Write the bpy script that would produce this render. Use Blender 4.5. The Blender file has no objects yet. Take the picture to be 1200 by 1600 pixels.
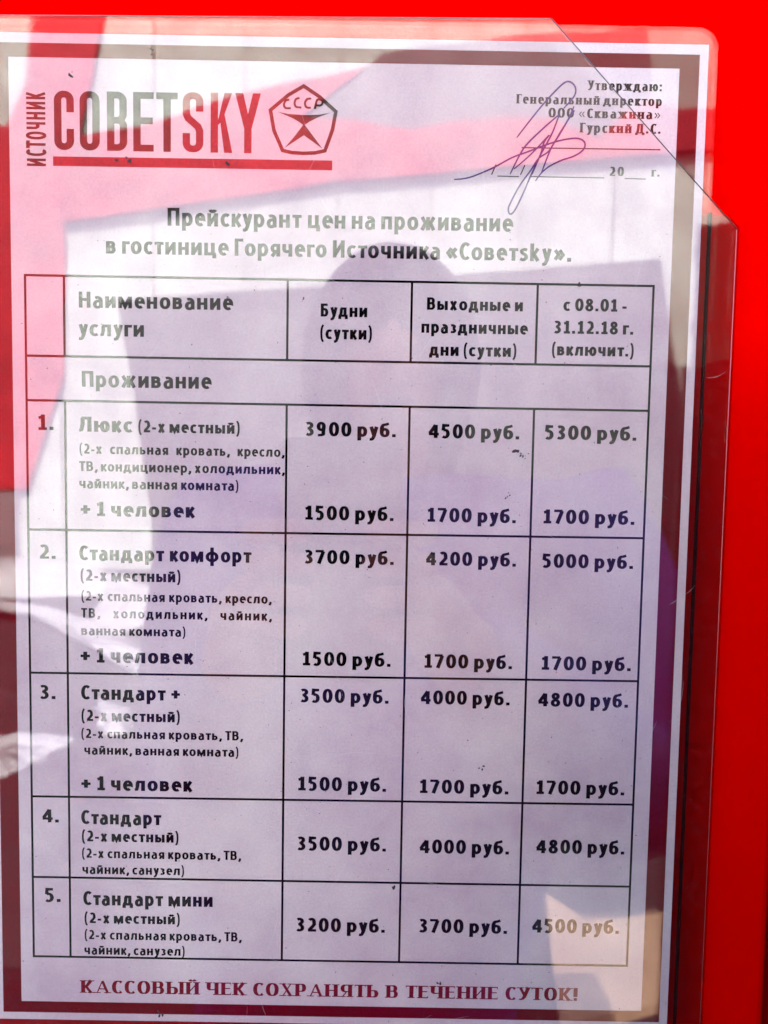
import bpy, bmesh, math, random
from mathutils import Vector, Matrix
R = math.radians
random.seed(7)

# ------------------------------------------------------------------ camera, sky, sun, exposure
SC = bpy.context.scene
COL = SC.collection
cam_data = bpy.data.cameras.new('camera')
cam = bpy.data.objects.new('camera', cam_data)
COL.objects.link(cam)
cam.location = (0.01347, -0.23872, 0.02843)
cam.rotation_mode = 'XYZ'
cam.rotation_euler = (R(86.1085), R(-0.9839), R(-0.0165))
cam_data.sensor_fit = 'VERTICAL'
cam_data.sensor_height = 24.0
cam_data.lens = 24.0 * 1250 / 1600
cam_data.clip_start = 0.005
cam_data.clip_end = 2000
cam_data.dof.use_dof = True
cam_data.dof.focus_distance = 0.2405
cam_data.dof.aperture_fstop = 11.0
SC.camera = cam

SUN_EL, SUN_AZ = 50.0, 4.0          # azimuth from +Y (behind the red wall), clockwise to +X
world = bpy.data.worlds.new('World')
SC.world = world
world.use_nodes = True
wt = world.node_tree
bg = wt.nodes['Background']
sky = wt.nodes.new('ShaderNodeTexSky')
sky.sky_type = 'NISHITA'
sky.sun_disc = False
sky.sun_elevation = R(SUN_EL)
sky.sun_rotation = R(SUN_AZ)
sky.air_density = 1.0
sky.dust_density = 3.0
sky.ozone_density = 1.0
wt.links.new(sky.outputs[0], bg.inputs[0])
bg.inputs[1].default_value = 0.15

sd = bpy.data.lights.new('sun', 'SUN')
sd.energy = 3.4
sd.angle = R(0.5)
sd.color = (1.0, 0.95, 0.88)
sun = bpy.data.objects.new('sun', sd)
COL.objects.link(sun)
to_sun = Vector((math.sin(R(SUN_AZ)) * math.cos(R(SUN_EL)), math.cos(R(SUN_AZ)) * math.cos(R(SUN_EL)), math.sin(R(SUN_EL))))
sun.rotation_euler = to_sun.to_track_quat('Z', 'Y').to_euler()
sun.location = to_sun * 20

SC.view_settings.view_transform = 'Standard'
SC.view_settings.look = 'None'
SC.view_settings.gamma = 1.0
SC.view_settings.use_curve_mapping = False
SC.view_settings.exposure = 3.42
SC.render.engine = 'CYCLES'
SC.cycles.max_bounces = 8
SC.cycles.transparent_max_bounces = 24
SC.cycles.caustics_reflective = False
SC.cycles.caustics_refractive = False

MM = 0.001
GROUND = -1.5

# ------------------------------------------------------------------ materials
def new_mat(name):
    m = bpy.data.materials.new(name)
    m.use_nodes = True
    nt = m.node_tree
    return m, nt, nt.nodes['Principled BSDF']

def N(nt, kind, **kw):
    n = nt.nodes.new(kind)
    for k, v in kw.items():
        if k in n.inputs: n.inputs[k].default_value = v
        else: setattr(n, k, v)
    return n

def plain(name, col, rough=0.6, spec=0.3, var=0.12, scale=40.0, bump=0.0, bscale=200.0, metal=0.0):
    """base colour broken up by two octaves of noise, optional fine bump"""
    m, nt, b = new_mat(name)
    tc = N(nt, 'ShaderNodeTexCoord')
    nz = N(nt, 'ShaderNodeTexNoise', Scale=scale, Detail=6.0, Roughness=0.6)
    nt.links.new(tc.outputs['Object'], nz.inputs['Vector'])
    mp = N(nt, 'ShaderNodeMapRange')
    mp.inputs['From Min'].default_value = 0.3; mp.inputs['From Max'].default_value = 0.7
    mp.inputs['To Min'].default_value = 1 - var; mp.inputs['To Max'].default_value = 1 + var
    nt.links.new(nz.outputs['Fac'], mp.inputs['Value'])
    mx = N(nt, 'ShaderNodeVectorMath', operation='SCALE')
    mx.inputs[0].default_value = col[:3]
    nt.links.new(mp.outputs[0], mx.inputs['Scale'])
    nt.links.new(mx.outputs[0], b.inputs['Base Color'])
    b.inputs['Roughness'].default_value = rough
    b.inputs['Specular IOR Level'].default_value = spec
    b.inputs['Metallic'].default_value = metal
    if bump:
        n2 = N(nt, 'ShaderNodeTexNoise', Scale=bscale, Detail=4.0)
        nt.links.new(tc.outputs['Object'], n2.inputs['Vector'])
        bp = N(nt, 'ShaderNodeBump', Strength=bump, Distance=0.0005)
        nt.links.new(n2.outputs['Fac'], bp.inputs['Height'])
        nt.links.new(bp.outputs[0], b.inputs['Normal'])
    return m

def clear_sheet(name, tint, ior=1.5, rough=0.012, wave=0.03, wscale=18.0, dust=0.05, dust_scale=260.0, film=0.0):
    """clear plastic: Fresnel mix of a tinted see-through and a sharp reflection, with wear and dust"""
    m, nt, b = new_mat(name)
    nt.nodes.remove(b)
    out = nt.nodes['Material Output']
    tc = N(nt, 'ShaderNodeTexCoord')
    wv = N(nt, 'ShaderNodeTexNoise', Scale=wscale, Detail=2.0)
    nt.links.new(tc.outputs['Object'], wv.inputs['Vector'])
    bp = N(nt, 'ShaderNodeBump', Strength=wave, Distance=0.002)
    nt.links.new(wv.outputs['Fac'], bp.inputs['Height'])
    fr = N(nt, 'ShaderNodeFresnel', IOR=ior)
    geo = N(nt, 'ShaderNodeNewGeometry')          # the same reflectance on both faces of the sheet
    io = N(nt, 'ShaderNodeMapRange'); io.inputs['To Min'].default_value = ior; io.inputs['To Max'].default_value = 1 / ior
    nt.links.new(geo.outputs['Backfacing'], io.inputs['Value']); nt.links.new(io.outputs[0], fr.inputs['IOR'])
    nt.links.new(bp.outputs[0], fr.inputs['Normal'])
    tr = N(nt, 'ShaderNodeBsdfTransparent'); tr.inputs[0].default_value = (*tint, 1)
    gl = N(nt, 'ShaderNodeBsdfGlossy'); gl.inputs['Roughness'].default_value = rough
    gl.inputs[0].default_value = (1, 1, 1, 1)
    nt.links.new(bp.outputs[0], gl.inputs['Normal'])
    mx = N(nt, 'ShaderNodeMixShader')
    nt.links.new(fr.outputs[0], mx.inputs[0]); nt.links.new(tr.outputs[0], mx.inputs[1]); nt.links.new(gl.outputs[0], mx.inputs[2])
    # dust and fine scuffs
    dn = N(nt, 'ShaderNodeTexNoise', Scale=dust_scale, Detail=8.0, Roughness=0.75)
    nt.links.new(tc.outputs['Object'], dn.inputs['Vector'])
    dr = N(nt, 'ShaderNodeMapRange'); dr.inputs['From Min'].default_value = 0.52; dr.inputs['From Max'].default_value = 0.80
    dr.inputs['To Min'].default_value = film; dr.inputs['To Max'].default_value = dust + film
    nt.links.new(dn.outputs['Fac'], dr.inputs['Value'])
    df = N(nt, 'ShaderNodeBsdfDiffuse'); df.inputs[0].default_value = (0.55, 0.52, 0.5, 1)
    m2 = N(nt, 'ShaderNodeMixShader')
    nt.links.new(dr.outputs[0], m2.inputs[0]); nt.links.new(mx.outputs[0], m2.inputs[1]); nt.links.new(df.outputs[0], m2.inputs[2])
    nt.links.new(m2.outputs[0], out.inputs['Surface'])
    return m

def paper_mat():
    m, nt, b = new_mat('paper')
    tc = N(nt, 'ShaderNodeTexCoord')
    a = N(nt, 'ShaderNodeTexNoise', Scale=16.0, Detail=5.0, Roughness=0.65)
    f = N(nt, 'ShaderNodeTexNoise', Scale=1500.0, Detail=2.0)
    nt.links.new(tc.outputs['Object'], a.inputs['Vector']); nt.links.new(tc.outputs['Object'], f.inputs['Vector'])
    cr = N(nt, 'ShaderNodeValToRGB')
    e = cr.color_ramp.elements
    e[0].position = 0.35; e[0].color = (0.60, 0.47, 0.495, 1)
    e[1].position = 0.65; e[1].color = (0.79, 0.70, 0.64, 1)
    nt.links.new(a.outputs['Fac'], cr.inputs[0])
    mp = N(nt, 'ShaderNodeMapRange'); mp.inputs['From Min'].default_value = 0.3; mp.inputs['From Max'].default_value = 0.7
    mp.inputs['To Min'].default_value = 0.93; mp.inputs['To Max'].default_value = 1.06
    nt.links.new(f.outputs['Fac'], mp.inputs['Value'])
    sc = N(nt, 'ShaderNodeVectorMath', operation='SCALE')
    nt.links.new(cr.outputs[0], sc.inputs[0]); nt.links.new(mp.outputs[0], sc.inputs['Scale'])
    nt.links.new(sc.outputs[0], b.inputs['Base Color'])
    b.inputs['Roughness'].default_value = 0.9; b.inputs['Specular IOR Level'].default_value = 0.1
    return m

M = {
    'paper': paper_mat(),
    'black_ink': plain('black_ink', (0.003, 0.003, 0.003), 0.9, 0.0, 0.3, 900),
    'maroon_ink': plain('maroon_ink', (0.20, 0.004, 0.012), 0.8, 0.1, 0.25, 900),
    'border_ink': plain('border_ink', (0.15, 0.001, 0.005), 0.8, 0.0, 0.18, 1200),
    'logo_red': plain('logo_red', (0.30, 0.004, 0.012), 0.8, 0.1, 0.25, 900),
    'brown_ink': plain('brown_ink', (0.014, 0.005, 0.005), 0.9, 0.0, 0.3, 900),
    'pen_ink': plain('pen_ink', (0.055, 0.003, 0.14), 0.6, 0.2, 0.3, 900),
    'red_paint': plain('red_paint', (0.72, 0.0, 0.0), 0.6, 0.0, 0.07, 9, 0.12, 900),
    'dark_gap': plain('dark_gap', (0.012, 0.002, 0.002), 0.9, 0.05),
    'pocket_sheet': clear_sheet('pocket_sheet', (0.95, 0.94, 0.95), 1.42, 0.01, 0.045, 16.0, 0.025, 420.0, 0.0),
    'laminate': clear_sheet('laminate', (0.98, 0.98, 0.98), 1.28, 0.02, 0.06, 22.0, 0.01, 300.0, 0.0),
    'back_sheet': clear_sheet('back_sheet', (0.80, 0.78, 0.78), 1.12, 0.05, 0.02, 14.0, 0.0),
    'edge_dark': plain('edge_dark', (0.05, 0.03, 0.03), 0.3, 0.5),
    'edge_light': plain('edge_light', (0.45, 0.08, 0.07), 0.2, 0.5),
    'speck': plain('speck', (0.04, 0.03, 0.03), 0.9, 0.1, 0.4, 600),
    'white_siding': plain('white_siding', (0.385, 0.43, 0.375), 0.7, 0.2, 0.22, 2.5),
    'grey_siding': plain('grey_siding', (0.16, 0.13, 0.13), 0.7, 0.2, 0.25, 1.2),
    'dark_door': plain('dark_door', (0.06, 0.062, 0.058), 0.7, 0.1, 0.45, 1.1),
    'red_metal': plain('red_metal', (0.36, 0.012, 0.016), 0.5, 0.3, 0.35, 1.8),
    'snow': plain('snow', (0.36, 0.37, 0.37), 0.8, 0.2, 0.25, 1.6),
    'asphalt': plain('asphalt', (0.018, 0.018, 0.019), 0.9, 0.1, 0.35, 3),
    'sandstone': plain('sandstone', (0.30, 0.20, 0.125), 0.85, 0.2, 0.15, 6),
    'coat': plain('coat', (0.10, 0.045, 0.24), 0.7, 0.2, 0.2, 12),
    'trousers': plain('trousers', (0.03, 0.03, 0.04), 0.8, 0.2),
    'boots': plain('boots', (0.03, 0.02, 0.015), 0.5, 0.4),
    'skin': plain('skin', (0.50, 0.28, 0.20), 0.55, 0.3),
    'eye': plain('eye', (0.03, 0.02, 0.015), 0.2, 0.5),
    'phone_case': plain('phone_case', (0.02, 0.02, 0.025), 0.25, 0.5),
    'lens_glass': plain('lens_glass', (0.005, 0.005, 0.01), 0.05, 0.6),
    'cabinet_paint': plain('cabinet_paint', (0.10, 0.004, 0.004), 0.6, 0.1, 0.25, 9),
    'hood_cloth': plain('hood_cloth', (0.045, 0.045, 0.05), 0.8, 0.1, 0.3, 14),
    'fence_board': plain('fence_board', (0.014, 0.011, 0.010), 0.9, 0.05, 0.3, 3),
    'scratch': plain('scratch', (0.7, 0.7, 0.7), 0.5, 0.4),
    'leather': plain('leather', (0.02, 0.015, 0.015), 0.5, 0.4),
}

# ------------------------------------------------------------------ object helpers
def tag(o, label=None, cat=None, group=None, kind=None):
    if label: o['label'] = label
    if cat: o['category'] = cat
    if group: o['group'] = group
    if kind: o['kind'] = kind
    return o

def empty(name, loc, label, cat, group=None):
    o = bpy.data.objects.new(name, None)
    o.empty_display_size = 0.02
    COL.objects.link(o); o.location = loc
    return tag(o, label, cat, group)

def mesh_obj(name, V, F, mat, parent=None, loc=(0, 0, 0), smooth=False):
    me = bpy.data.meshes.new(name)
    me.from_pydata([tuple(v) for v in V], [], F)
    me.materials.append(mat)
    if smooth:
        for p in me.polygons: p.use_smooth = True
    me.update()
    o = bpy.data.objects.new(name, me)
    COL.objects.link(o); o.location = loc
    if parent: o.parent = parent
    return o

def prism_xz(pts, y0, y1):
    """solid from an outline in x,z (metres), between y0 (front, smaller) and y1"""
    a = sum(pts[i][0] * pts[(i + 1) % len(pts)][1] - pts[(i + 1) % len(pts)][0] * pts[i][1] for i in range(len(pts)))
    if a < 0: pts = pts[::-1]
    n = len(pts)
    V = [(x, y0, z) for x, z in pts] + [(x, y1, z) for x, z in pts]
    F = [list(range(n)), list(range(2 * n - 1, n - 1, -1))]
    F += [[(i + 1) % n, i, i + n, (i + 1) % n + n] for i in range(n)]
    return V, F

def box(x0, x1, y0, y1, z0, z1):
    return prism_xz([(x0, z0), (x1, z0), (x1, z1), (x0, z1)], y0, y1)

def rrect(x0, x1, z0, z1, r, n=10):
    out = []
    for cx, cz, a0 in ((x1 - r, z1 - r, 0), (x0 + r, z1 - r, 90), (x0 + r, z0 + r, 180), (x1 - r, z0 + r, 270)):
        for k in range(n + 1):
            a = R(a0 + 90 * k / n)
            out.append((cx + r * math.cos(a), cz + r * math.sin(a)))
    return out

# ------------------------------------------------------------------ lettering: drawn strokes
def smooth_path(pts, n=6):
    """Catmull-Rom through the points"""
    P = [pts[0]] + list(pts) + [pts[-1]]
    out = []
    for i in range(1, len(P) - 2):
        for k in range(n):
            t = k / n
            out.append(tuple(0.5 * ((2 * P[i][j]) + (-P[i-1][j] + P[i+1][j]) * t + (2*P[i-1][j] - 5*P[i][j] + 4*P[i+1][j] - P[i+2][j]) * t*t
                       + (-P[i-1][j] + 3*P[i][j] - 3*P[i+1][j] + P[i+2][j]) * t**3) for j in (0, 1)))
    out.append(tuple(P[-2]))
    return out

class Ink:
    """flat print: every stroke a strip, each a hair above the last"""
    def __init__(s): s.V = []; s.F = []; s.k = 0
    def poly(s, pts, lift=0.0):
        i = len(s.V)
        a = sum(pts[j][0] * pts[(j+1) % len(pts)][1] - pts[(j+1) % len(pts)][0] * pts[j][1] for j in range(len(pts)))
        if a < 0: pts = pts[::-1]
        y = -0.00003 - 0.000003 * (s.k % 8) - lift
        s.k += 1
        s.V += [(x * MM, y, z * MM) for x, z in pts]
        s.F.append(list(range(i, i + len(pts))))
    def strip(s, pts, tv, th, closed=False, lift=0.0, taper=None):
        q = [pts[0]]
        for p in pts[1:]:
            if math.hypot(p[0] - q[-1][0], p[1] - q[-1][1]) > 1e-4: q.append(p)
        if closed and math.hypot(q[0][0] - q[-1][0], q[0][1] - q[-1][1]) < 1e-3: q.pop()
        n = len(q)
        if n < 2: return
        segs = []
        for i in range(n if closed else n - 1):
            a, b = q[i], q[(i + 1) % n]
            dx, dz = b[0] - a[0], b[1] - a[1]
            l = math.hypot(dx, dz); dx /= l; dz /= l
            segs.append((dx, dz, 0.5 * math.hypot(tv * dz, th * dx)))
        y = -0.00003 - 0.000003 * (s.k % 8) - lift
        s.k += 1
        Ls, Rs = [], []
        for i in range(n):
            if closed: s0, s1 = segs[i - 1], segs[i]
            else: s0, s1 = segs[max(i - 1, 0)], segs[min(i, n - 2)]
            nx, nz = -(s0[1] + s1[1]), s0[0] + s1[0]
            l = math.hypot(nx, nz)
            if l < 1e-6: nx, nz, l = -s1[1], s1[0], 1
            nx /= l; nz /= l
            c = max(0.42, nx * -s1[1] + nz * s1[0])
            w = 0.5 * (s0[2] + s1[2]) / c
            if taper: w *= taper(i / (n - 1))
            Ls.append((q[i][0] + nx * w, q[i][1] + nz * w)); Rs.append((q[i][0] - nx * w, q[i][1] - nz * w))
        i0 = len(s.V)
        for a, b in zip(Ls, Rs):
            s.V += [(a[0] * MM, y, a[1] * MM), (b[0] * MM, y, b[1] * MM)]
        for i in range(n if closed else n - 1):
            j = (i + 1) % n
            s.F.append([i0 + 2*i, i0 + 2*i + 1, i0 + 2*j + 1, i0 + 2*j])
    def build(s, name, mat, parent):
        return mesh_obj(name, s.V, s.F, mat, parent)

def arc(cx, cy, rx, ry, a0, a1, n=14, e=1.0):
    out = []
    for k in range(n + 1):
        a = R(a0 + (a1 - a0) * k / n)
        c, s = math.cos(a), math.sin(a)
        out.append((cx + rx * math.copysign(abs(c) ** e, c), cy + ry * math.copysign(abs(s) ** e, s)))
    return out

def glyphs(tv, th):
    """centre-line strokes of each letter, cap height 1; tv stem weight, th bar weight"""
    G = {}
    a, b = tv / 2, th / 2
    X = 0.73
    def put(ch, w, *st): G[ch] = (w, [list(p) for p in st])
    def shared(H, k, up):
        """letters whose small and capital forms share a skeleton"""
        u = lambda c: c.upper() if up else c
        W = 0.60 * k; t = H - b; m = 0.51 * H
        r = W - a
        put(u('и'), W, [(a, 0), (a, H)], [(r, 0), (r, H)], [(a + .02, .16 * H), (r - .02, .84 * H)])
        put(u('й'), W, [(a, 0), (a, H)], [(r, 0), (r, H)], [(a + .02, .16 * H), (r - .02, .84 * H)], arc(W / 2, H + .2, .13, .11, 180, 360, 8))
        put(u('к'), .56 * k, [(a, 0), (a, H)], [(a, m), (.24 * k, m)], [(.20 * k, m - .04), (.27 * k, m + .04), (.56 * k - a * .9, H)], [(.22 * k, m + .03), (.56 * k - a * .8, 0)])
        put(u('н'), W, [(a, 0), (a, H)], [(r, 0), (r, H)], [(a, m), (r, m)])
        put(u('п'), W, [(a, 0), (a, H)], [(r, 0), (r, H)], [(a, t), (r, t)])
        put(u('т'), .52 * k, [(.26 * k, 0), (.26 * k, H)], [(0, t), (.52 * k, t)])
        put(u('г'), .44 * k, [(a, 0), (a, H)], [(a, t), (.44 * k, t)])
        put(u('л'), .62 * k, [(0, b), (.05 * k, b), (.12 * k, .15 * H), (.17 * k, .5 * H), (.18 * k, t)], [(.12 * k, t), (.62 * k - a, t)], [(.62 * k - a, 0), (.62 * k - a, H)])
        put(u('м'), .80 * k, [(a, 0), (a, H)], [(.8 * k - a, 0), (.8 * k - a, H)], [(a + .02, H * .95), (.4 * k, .16 * H), (.8 * k - a - .02, H * .95)])
        put(u('о'), .62 * k, arc(.31 * k, H / 2, .31 * k - a, H / 2 - b + .012, 0, 360, 26, .93) + ['c'])
        put(u('с'), .50 * k, arc(.31 * k, H / 2, .31 * k - a, H / 2 - b + .012, 48, 312, 18, .93))
        put(u('ч'), .57 * k, [(.57 * k - a, 0), (.57 * k - a, H)], [(a, H), (a, .62 * H)] + arc(a + .16, .58 * H, .16, .58 * H - .40 * H, 180, 270, 6)[1:] + [(.57 * k - a, .44 * H)])
        put(u('ь'), .54 * k, [(a, 0), (a, H)], [(a, m + .03)] + arc(.30 * k, (m + .03 + b) / 2, .24 * k - a, (m + .03 - b) / 2, 90, -90, 10) + [(a, b)])
        G[u('ы')] = (.80 * k, [list(p) for p in G[u('ь')][1]] + [[(.80 * k - a, 0), (.80 * k - a, H)]])
        put(u('я'), .56 * k, [(.56 * k - a, 0), (.56 * k - a, H)], [(.56 * k - a, t)] + arc(.26 * k, (t + m - .08) / 2, .26 * k - a, (t - m + .08) / 2, 90, 270, 10) + [(.56 * k - a, m - .08)], [(.30 * k, m - .08), (a * .9, 0)])
        put(u('х'), .56 * k, [(a * .9, 0), (.56 * k - a * .9, H)], [(a * .9, H), (.56 * k - a * .9, 0)])
        put(u('в'), .56 * k, [(a, 0), (a, H)], [(a, t)] + arc(.30 * k, (t + m + .02) / 2, .23 * k - a, (t - m - .02) / 2, 90, -90, 8) + [(a, m + .02)], [(.26 * k, m + .02)] + arc(.31 * k, (m + .02 + b) / 2, .25 * k - a, (m + .02 - b) / 2, 90, -90, 8) + [(a, b)])
        put(u('д'), .68 * k, [(0, b), (.68 * k, b)], [(b, -.17), (b, b)], [(.68 * k - b, -.17), (.68 * k - b, b)], [(.13 * k, b), (.19 * k, .4 * H), (.21 * k, t)], [(.14 * k, t), (.60 * k - a, t)], [(.60 * k - a, b), (.60 * k - a, H)])
        put(u('ж'), .84 * k, [(.42 * k, 0), (.42 * k, H)], [(a * .8, H), (.28 * k, m + .02), (.42 * k, m)], [(.28 * k, m), (a * .8, 0)], [(.84 * k - a * .8, H), (.56 * k, m + .02), (.42 * k, m)], [(.56 * k, m), (.84 * k - a * .8, 0)])
        put(u('ю'), .88 * k, [(a, 0), (a, H)], [(a, m), (.34 * k, m)], arc(.60 * k, H / 2, .28 * k - a, H / 2 - b + .012, 0, 360, 22) + ['c'])
        put(u('ц'), .66 * k, [(a, H), (a, 0)], [(r, 0), (r, H)], [(a, b), (.66 * k, b)], [(.66 * k - b, b), (.66 * k - b, -.17)])
        put(u('з'), .48 * k, arc(.20 * k, H * .73, .22 * k - a * .6, H * .27 - b, 140, -90, 12), arc(.21 * k, H * .27 + .02, .26 * k - a * .8, H * .27 - b + .02, 90, -140, 12))
    shared(X, 1.0, False)
    shared(1.0, 1.12, True)
    put('а', .56, arc(.26, .46, .30 - a, .27 - b, 128, 0, 9) + [(.56 - a, 0)], [(.56 - a, .43), (.30, .43)] + arc(.25, .22 + .0, .25 - a, .21 + .0 - b * .3, 90, 270, 9)[1:] + [(.34, b * .6), (.56 - a, .14)])
    put('е', .58, [(a, .39), (.58 - a, .39)] + arc(.30, X / 2, .30 - a, X / 2 - b + .012, 4, 308, 20))
    put('р', .60, [(a, -.27), (a, X)], arc(.60 - a - (.60 - 2 * a) / 2, X / 2, (.60 - 2 * a) / 2, X / 2 - b + .01, 0, 360, 22) + ['c'])
    put('у', .54, [(a * .9, X), (.28, .10)], [(.54 - a * .9, X), (.28, .06), (.20, -.13), (.12, -.18), (.02, -.17)])
    put('б', .60, arc(.30, .32, .30 - a, .32 - b + .01, 0, 360, 24) + ['c'], smooth_path([(a, .32), (a, .62), (.20, .84), (.36, .89), (.54, .96)], 4))
    put('ф', .84, [(.42, -.27), (.42, 1.02)], arc(.42, X / 2, .42 - a, X / 2 - b + .01, 0, 360, 26) + ['c'])
    # capitals of their own
    put('А', .74, [(a * .8, 0), (.37, 1.0 - .03)], [(.74 - a * .8, 0), (.37, 1.0 - .03)], [(.18, .33), (.56, .33)])
    put('Е', .52, [(a, 0), (a, 1)], [(a, 1 - b), (.52, 1 - b)], [(a, .53), (.48, .53)], [(a, b), (.52, b)])
    put('Р', .58, [(a, 0), (a, 1)], [(a, 1 - b)] + arc(.32, .68, .26 - a + .0, .32 - b, 90, -90, 10) + [(a, .36 + b)])
    put('У', .64, [(a * .9, 1), (.35, .34)], [(.64 - a * .9, 1), (.35, .28), (.27, .12), (.18, b), (.05, b)])
    put('Б', .58, [(a, 0), (a, 1)], [(a, 1 - b), (.52, 1 - b)], [(a, .56)] + arc(.31, (.56 + b) / 2, .27 - a, (.56 - b) / 2, 90, -90, 10) + [(a, b)])
    # latin tail of the hotel name
    put('s', .46, smooth_path([(.42, .62), (.30, .66), (.16, .62), (.12, .52), (.22, .41), (.34, .33), (.38, .20), (.28, .085), (.16, .07), (.04, .12)], 4))
    put('k', .54, [(a, 0), (a, 1.02)], [(a, .36), (.2, .36), (.50 - a * .5, X)], [(.20, .42), (.54 - a * .8, 0)])
    put('y', .54, [(a * .9, X), (.28, .10)], [(.54 - a * .9, X), (.28, .06), (.20, -.13), (.12, -.18), (.02, -.17)])
    # figures
    put('0', .62, arc(.31, .5, .31 - a, .5 - b + .01, 0, 360, 28, .95) + ['c'])
    put('1', .50, [(.29, 0), (.29, 1)], [(.04, b), (.50, b)], [(.29, .92), (.19, .83), (.05, .78)])
    put('2', .56, arc(.27, .70, .27 - a, .30 - b + .01, 145, 0, 10) + [(.44, .55), (.34, .38), (.10, b)], [(.05, b), (.56, b)])
    put('3', .54, arc(.22, .745, .28 - a, .255 - b, 140, -90, 12), arc(.22, .275, .30 - a, .275 - b + .01, 90, -138, 12), [(.14, .53), (.26, .53)])
    put('4', .64, [(.45, 0), (.45, .94)], [(.43, .92), (.08, .32)], [(.03, .28), (.64, .28)])
    put('5', .54, [(.48, 1 - b), (.13, 1 - b), (.12, .54)], [(.12, .56)] + arc(.22, .32, .30 - a, .26, 85, -135, 14))
    put('7', .56, [(0, 1 - b), (.50, 1 - b)], [(.48, 1 - b), (.20, 0)])
    put('8', .60, arc(.30, .745, .26 - a, .255 - b, 0, 360, 20) + ['c'], arc(.30, .27, .30 - a, .27 - b + .015, 0, 360, 20) + ['c'])
    put('9', .60, arc(.28, .68, .28 - a, .32 - b + .01, 0, 360, 22) + ['c'], smooth_path([(.56 - a, .68), (.53 - a, .35), (.40, .13), (.25, .07), (.08, .06)], 5))
    put('.', .22, [(.0, .11), (.22, .11)])
    put(',', .22, [(.16, .2), (.15, .04), (.05, -.16)])
    put(':', .22, [(.0, .11), (.22, .11)], [(.0, .6), (.22, .6)])
    put('(', .28, smooth_path([(.24, 1.08), (.13, .85), (.09, .42), (.13, .0), (.24, -.22)], 4))
    put(')', .28, smooth_path([(.04, 1.08), (.15, .85), (.19, .42), (.15, .0), (.04, -.22)], 4))
    put('+', .56, [(0, .45), (.56, .45)], [(.28, .16), (.28, .74)])
    put('-', .32, [(0, .34), (.32, .34)])
    put('!', .2, [(.1, .30), (.1, 1.02)], [(.01, .1), (.19, .1)])
    put('«', .62, [(.30, .66), (.10, .38), (.30, .10)], [(.56, .66), (.36, .38), (.56, .10)])
    put('»', .62, [(.06, .66), (.26, .38), (.06, .10)], [(.32, .66), (.52, .38), (.32, .10)])
    return G

FONTS = {}
def font(tv, th):
    if (tv, th) not in FONTS: FONTS[(tv, th)] = glyphs(tv, th)
    return FONTS[(tv, th)]

def set_line(ink, text, x0, x1, z, cap, tv=.20, th=.16, track=.145, space=.34, serif=False, natural=None, tf=None):
    """set text so that its ink runs from x0 to x1 (mm) on baseline z; natural = fixed letter width, spare room goes into spaces"""
    G = font(tv, th)
    tot = 0
    adv = []
    for i, ch in enumerate(text):
        if ch == ' ': adv.append(space); tot += space; continue
        w = G[ch][0]
        t = track if (i + 1 < len(text) and text[i + 1] != ' ') else 0.0
        if ch in 'оОсСеюря0(' : t *= .85
        if ch in 'кгтГТУу' and t: t -= .055
        if ch in 'кгт' and t and text[i + 1] in 'уода': t -= .03
        adv.append(w + t); tot += w + t
    sx = (x1 - x0) / tot
    extra = 0
    if natural:
        sx = natural * cap
        extra = ((x1 - x0) / sx - tot) / max(1, text.count(' '))
    cx = 0
    f = tf or (lambda x, zz: (x, zz))
    for i, ch in enumerate(text):
        if ch == ' ': cx += adv[i] + extra; continue
        w, strokes = G[ch]
        H = 1.0 if (ch.isupper() or ch.isdigit()) else .73
        for s in strokes:
            closed = s[-1] == 'c'
            p = s[:-1] if closed else s
            pts = [f(x0 + (cx + q[0]) * sx, z + q[1] * cap) for q in p]
            dot = ch in '.:!' and len(p) == 2 and p[0][1] == p[1][1] and p[1][0] - p[0][0] < .23
            if dot: ink.strip(pts, .22 * cap, .22 * cap)
            elif ch in '()': ink.strip(pts, tv * cap * .72, th * cap * .72)
            elif serif and ch in '«»': ink.strip(pts, .1 * cap, .1 * cap)
            elif serif and not closed and len(p) == 2 and p[0][0] != p[1][0] and p[0][1] != p[1][1]:
                up = (p[1][0] - p[0][0]) * (p[1][1] - p[0][1]) > 0     # rising diagonals are thin, falling ones thick
                if ch in 'АИЙий' : up = (ch == 'А' and up) or ch in 'ИЙий'
                wv = (.09 if up else .21) * cap
                ink.strip(pts, wv, wv)
            else: ink.strip(pts, tv * sx * 1.0, th * cap, closed)
            if serif and not closed and not dot:
                for e, g in ((p[0], p[1]), (p[-1], p[-2])):
                    if abs(e[1] - g[1]) < 1e-6:
                        if e[1] > .8 * H and ch in 'ТтГгЕ' or (e[1] < .2 and ch == 'Е'):
                            if e[0] < .11 and ch in 'ГгЕ': continue
                            d = -1 if e[1] > .5 * H else 1
                            q = f(x0 + (cx + e[0] + (.03 if e[0] < .1 else -.03)) * sx, z + e[1] * cap)
                            ink.poly([(q[0] - .05 * cap, q[1] + .03 * cap * d * -1), (q[0] + .05 * cap, q[1] - .03 * cap * d), (q[0] + (.05 if e[0] > .1 else -.05) * cap, q[1] + .2 * cap * d)])
                        continue
                    if min(abs(e[1]), abs(e[1] - H)) < .015 and ch not in 'Оо':
                        q = f(x0 + (cx + e[0]) * sx, z + (0.035 if e[1] < .1 else H - .035) * cap)
                        hw = (.19 if H == 1.0 else .17) * sx
                        ink.strip([(q[0] - hw, q[1]), (q[0] + hw, q[1])], .07 * cap, .07 * cap)
        cx += adv[i]

# ------------------------------------------------------------------ the ground and the red wall
V, F = box(-150, 150, -150, 150, GROUND - 0.3, GROUND)
tag(mesh_obj('ground', V, F, M['asphalt']), kind='structure')

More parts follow.
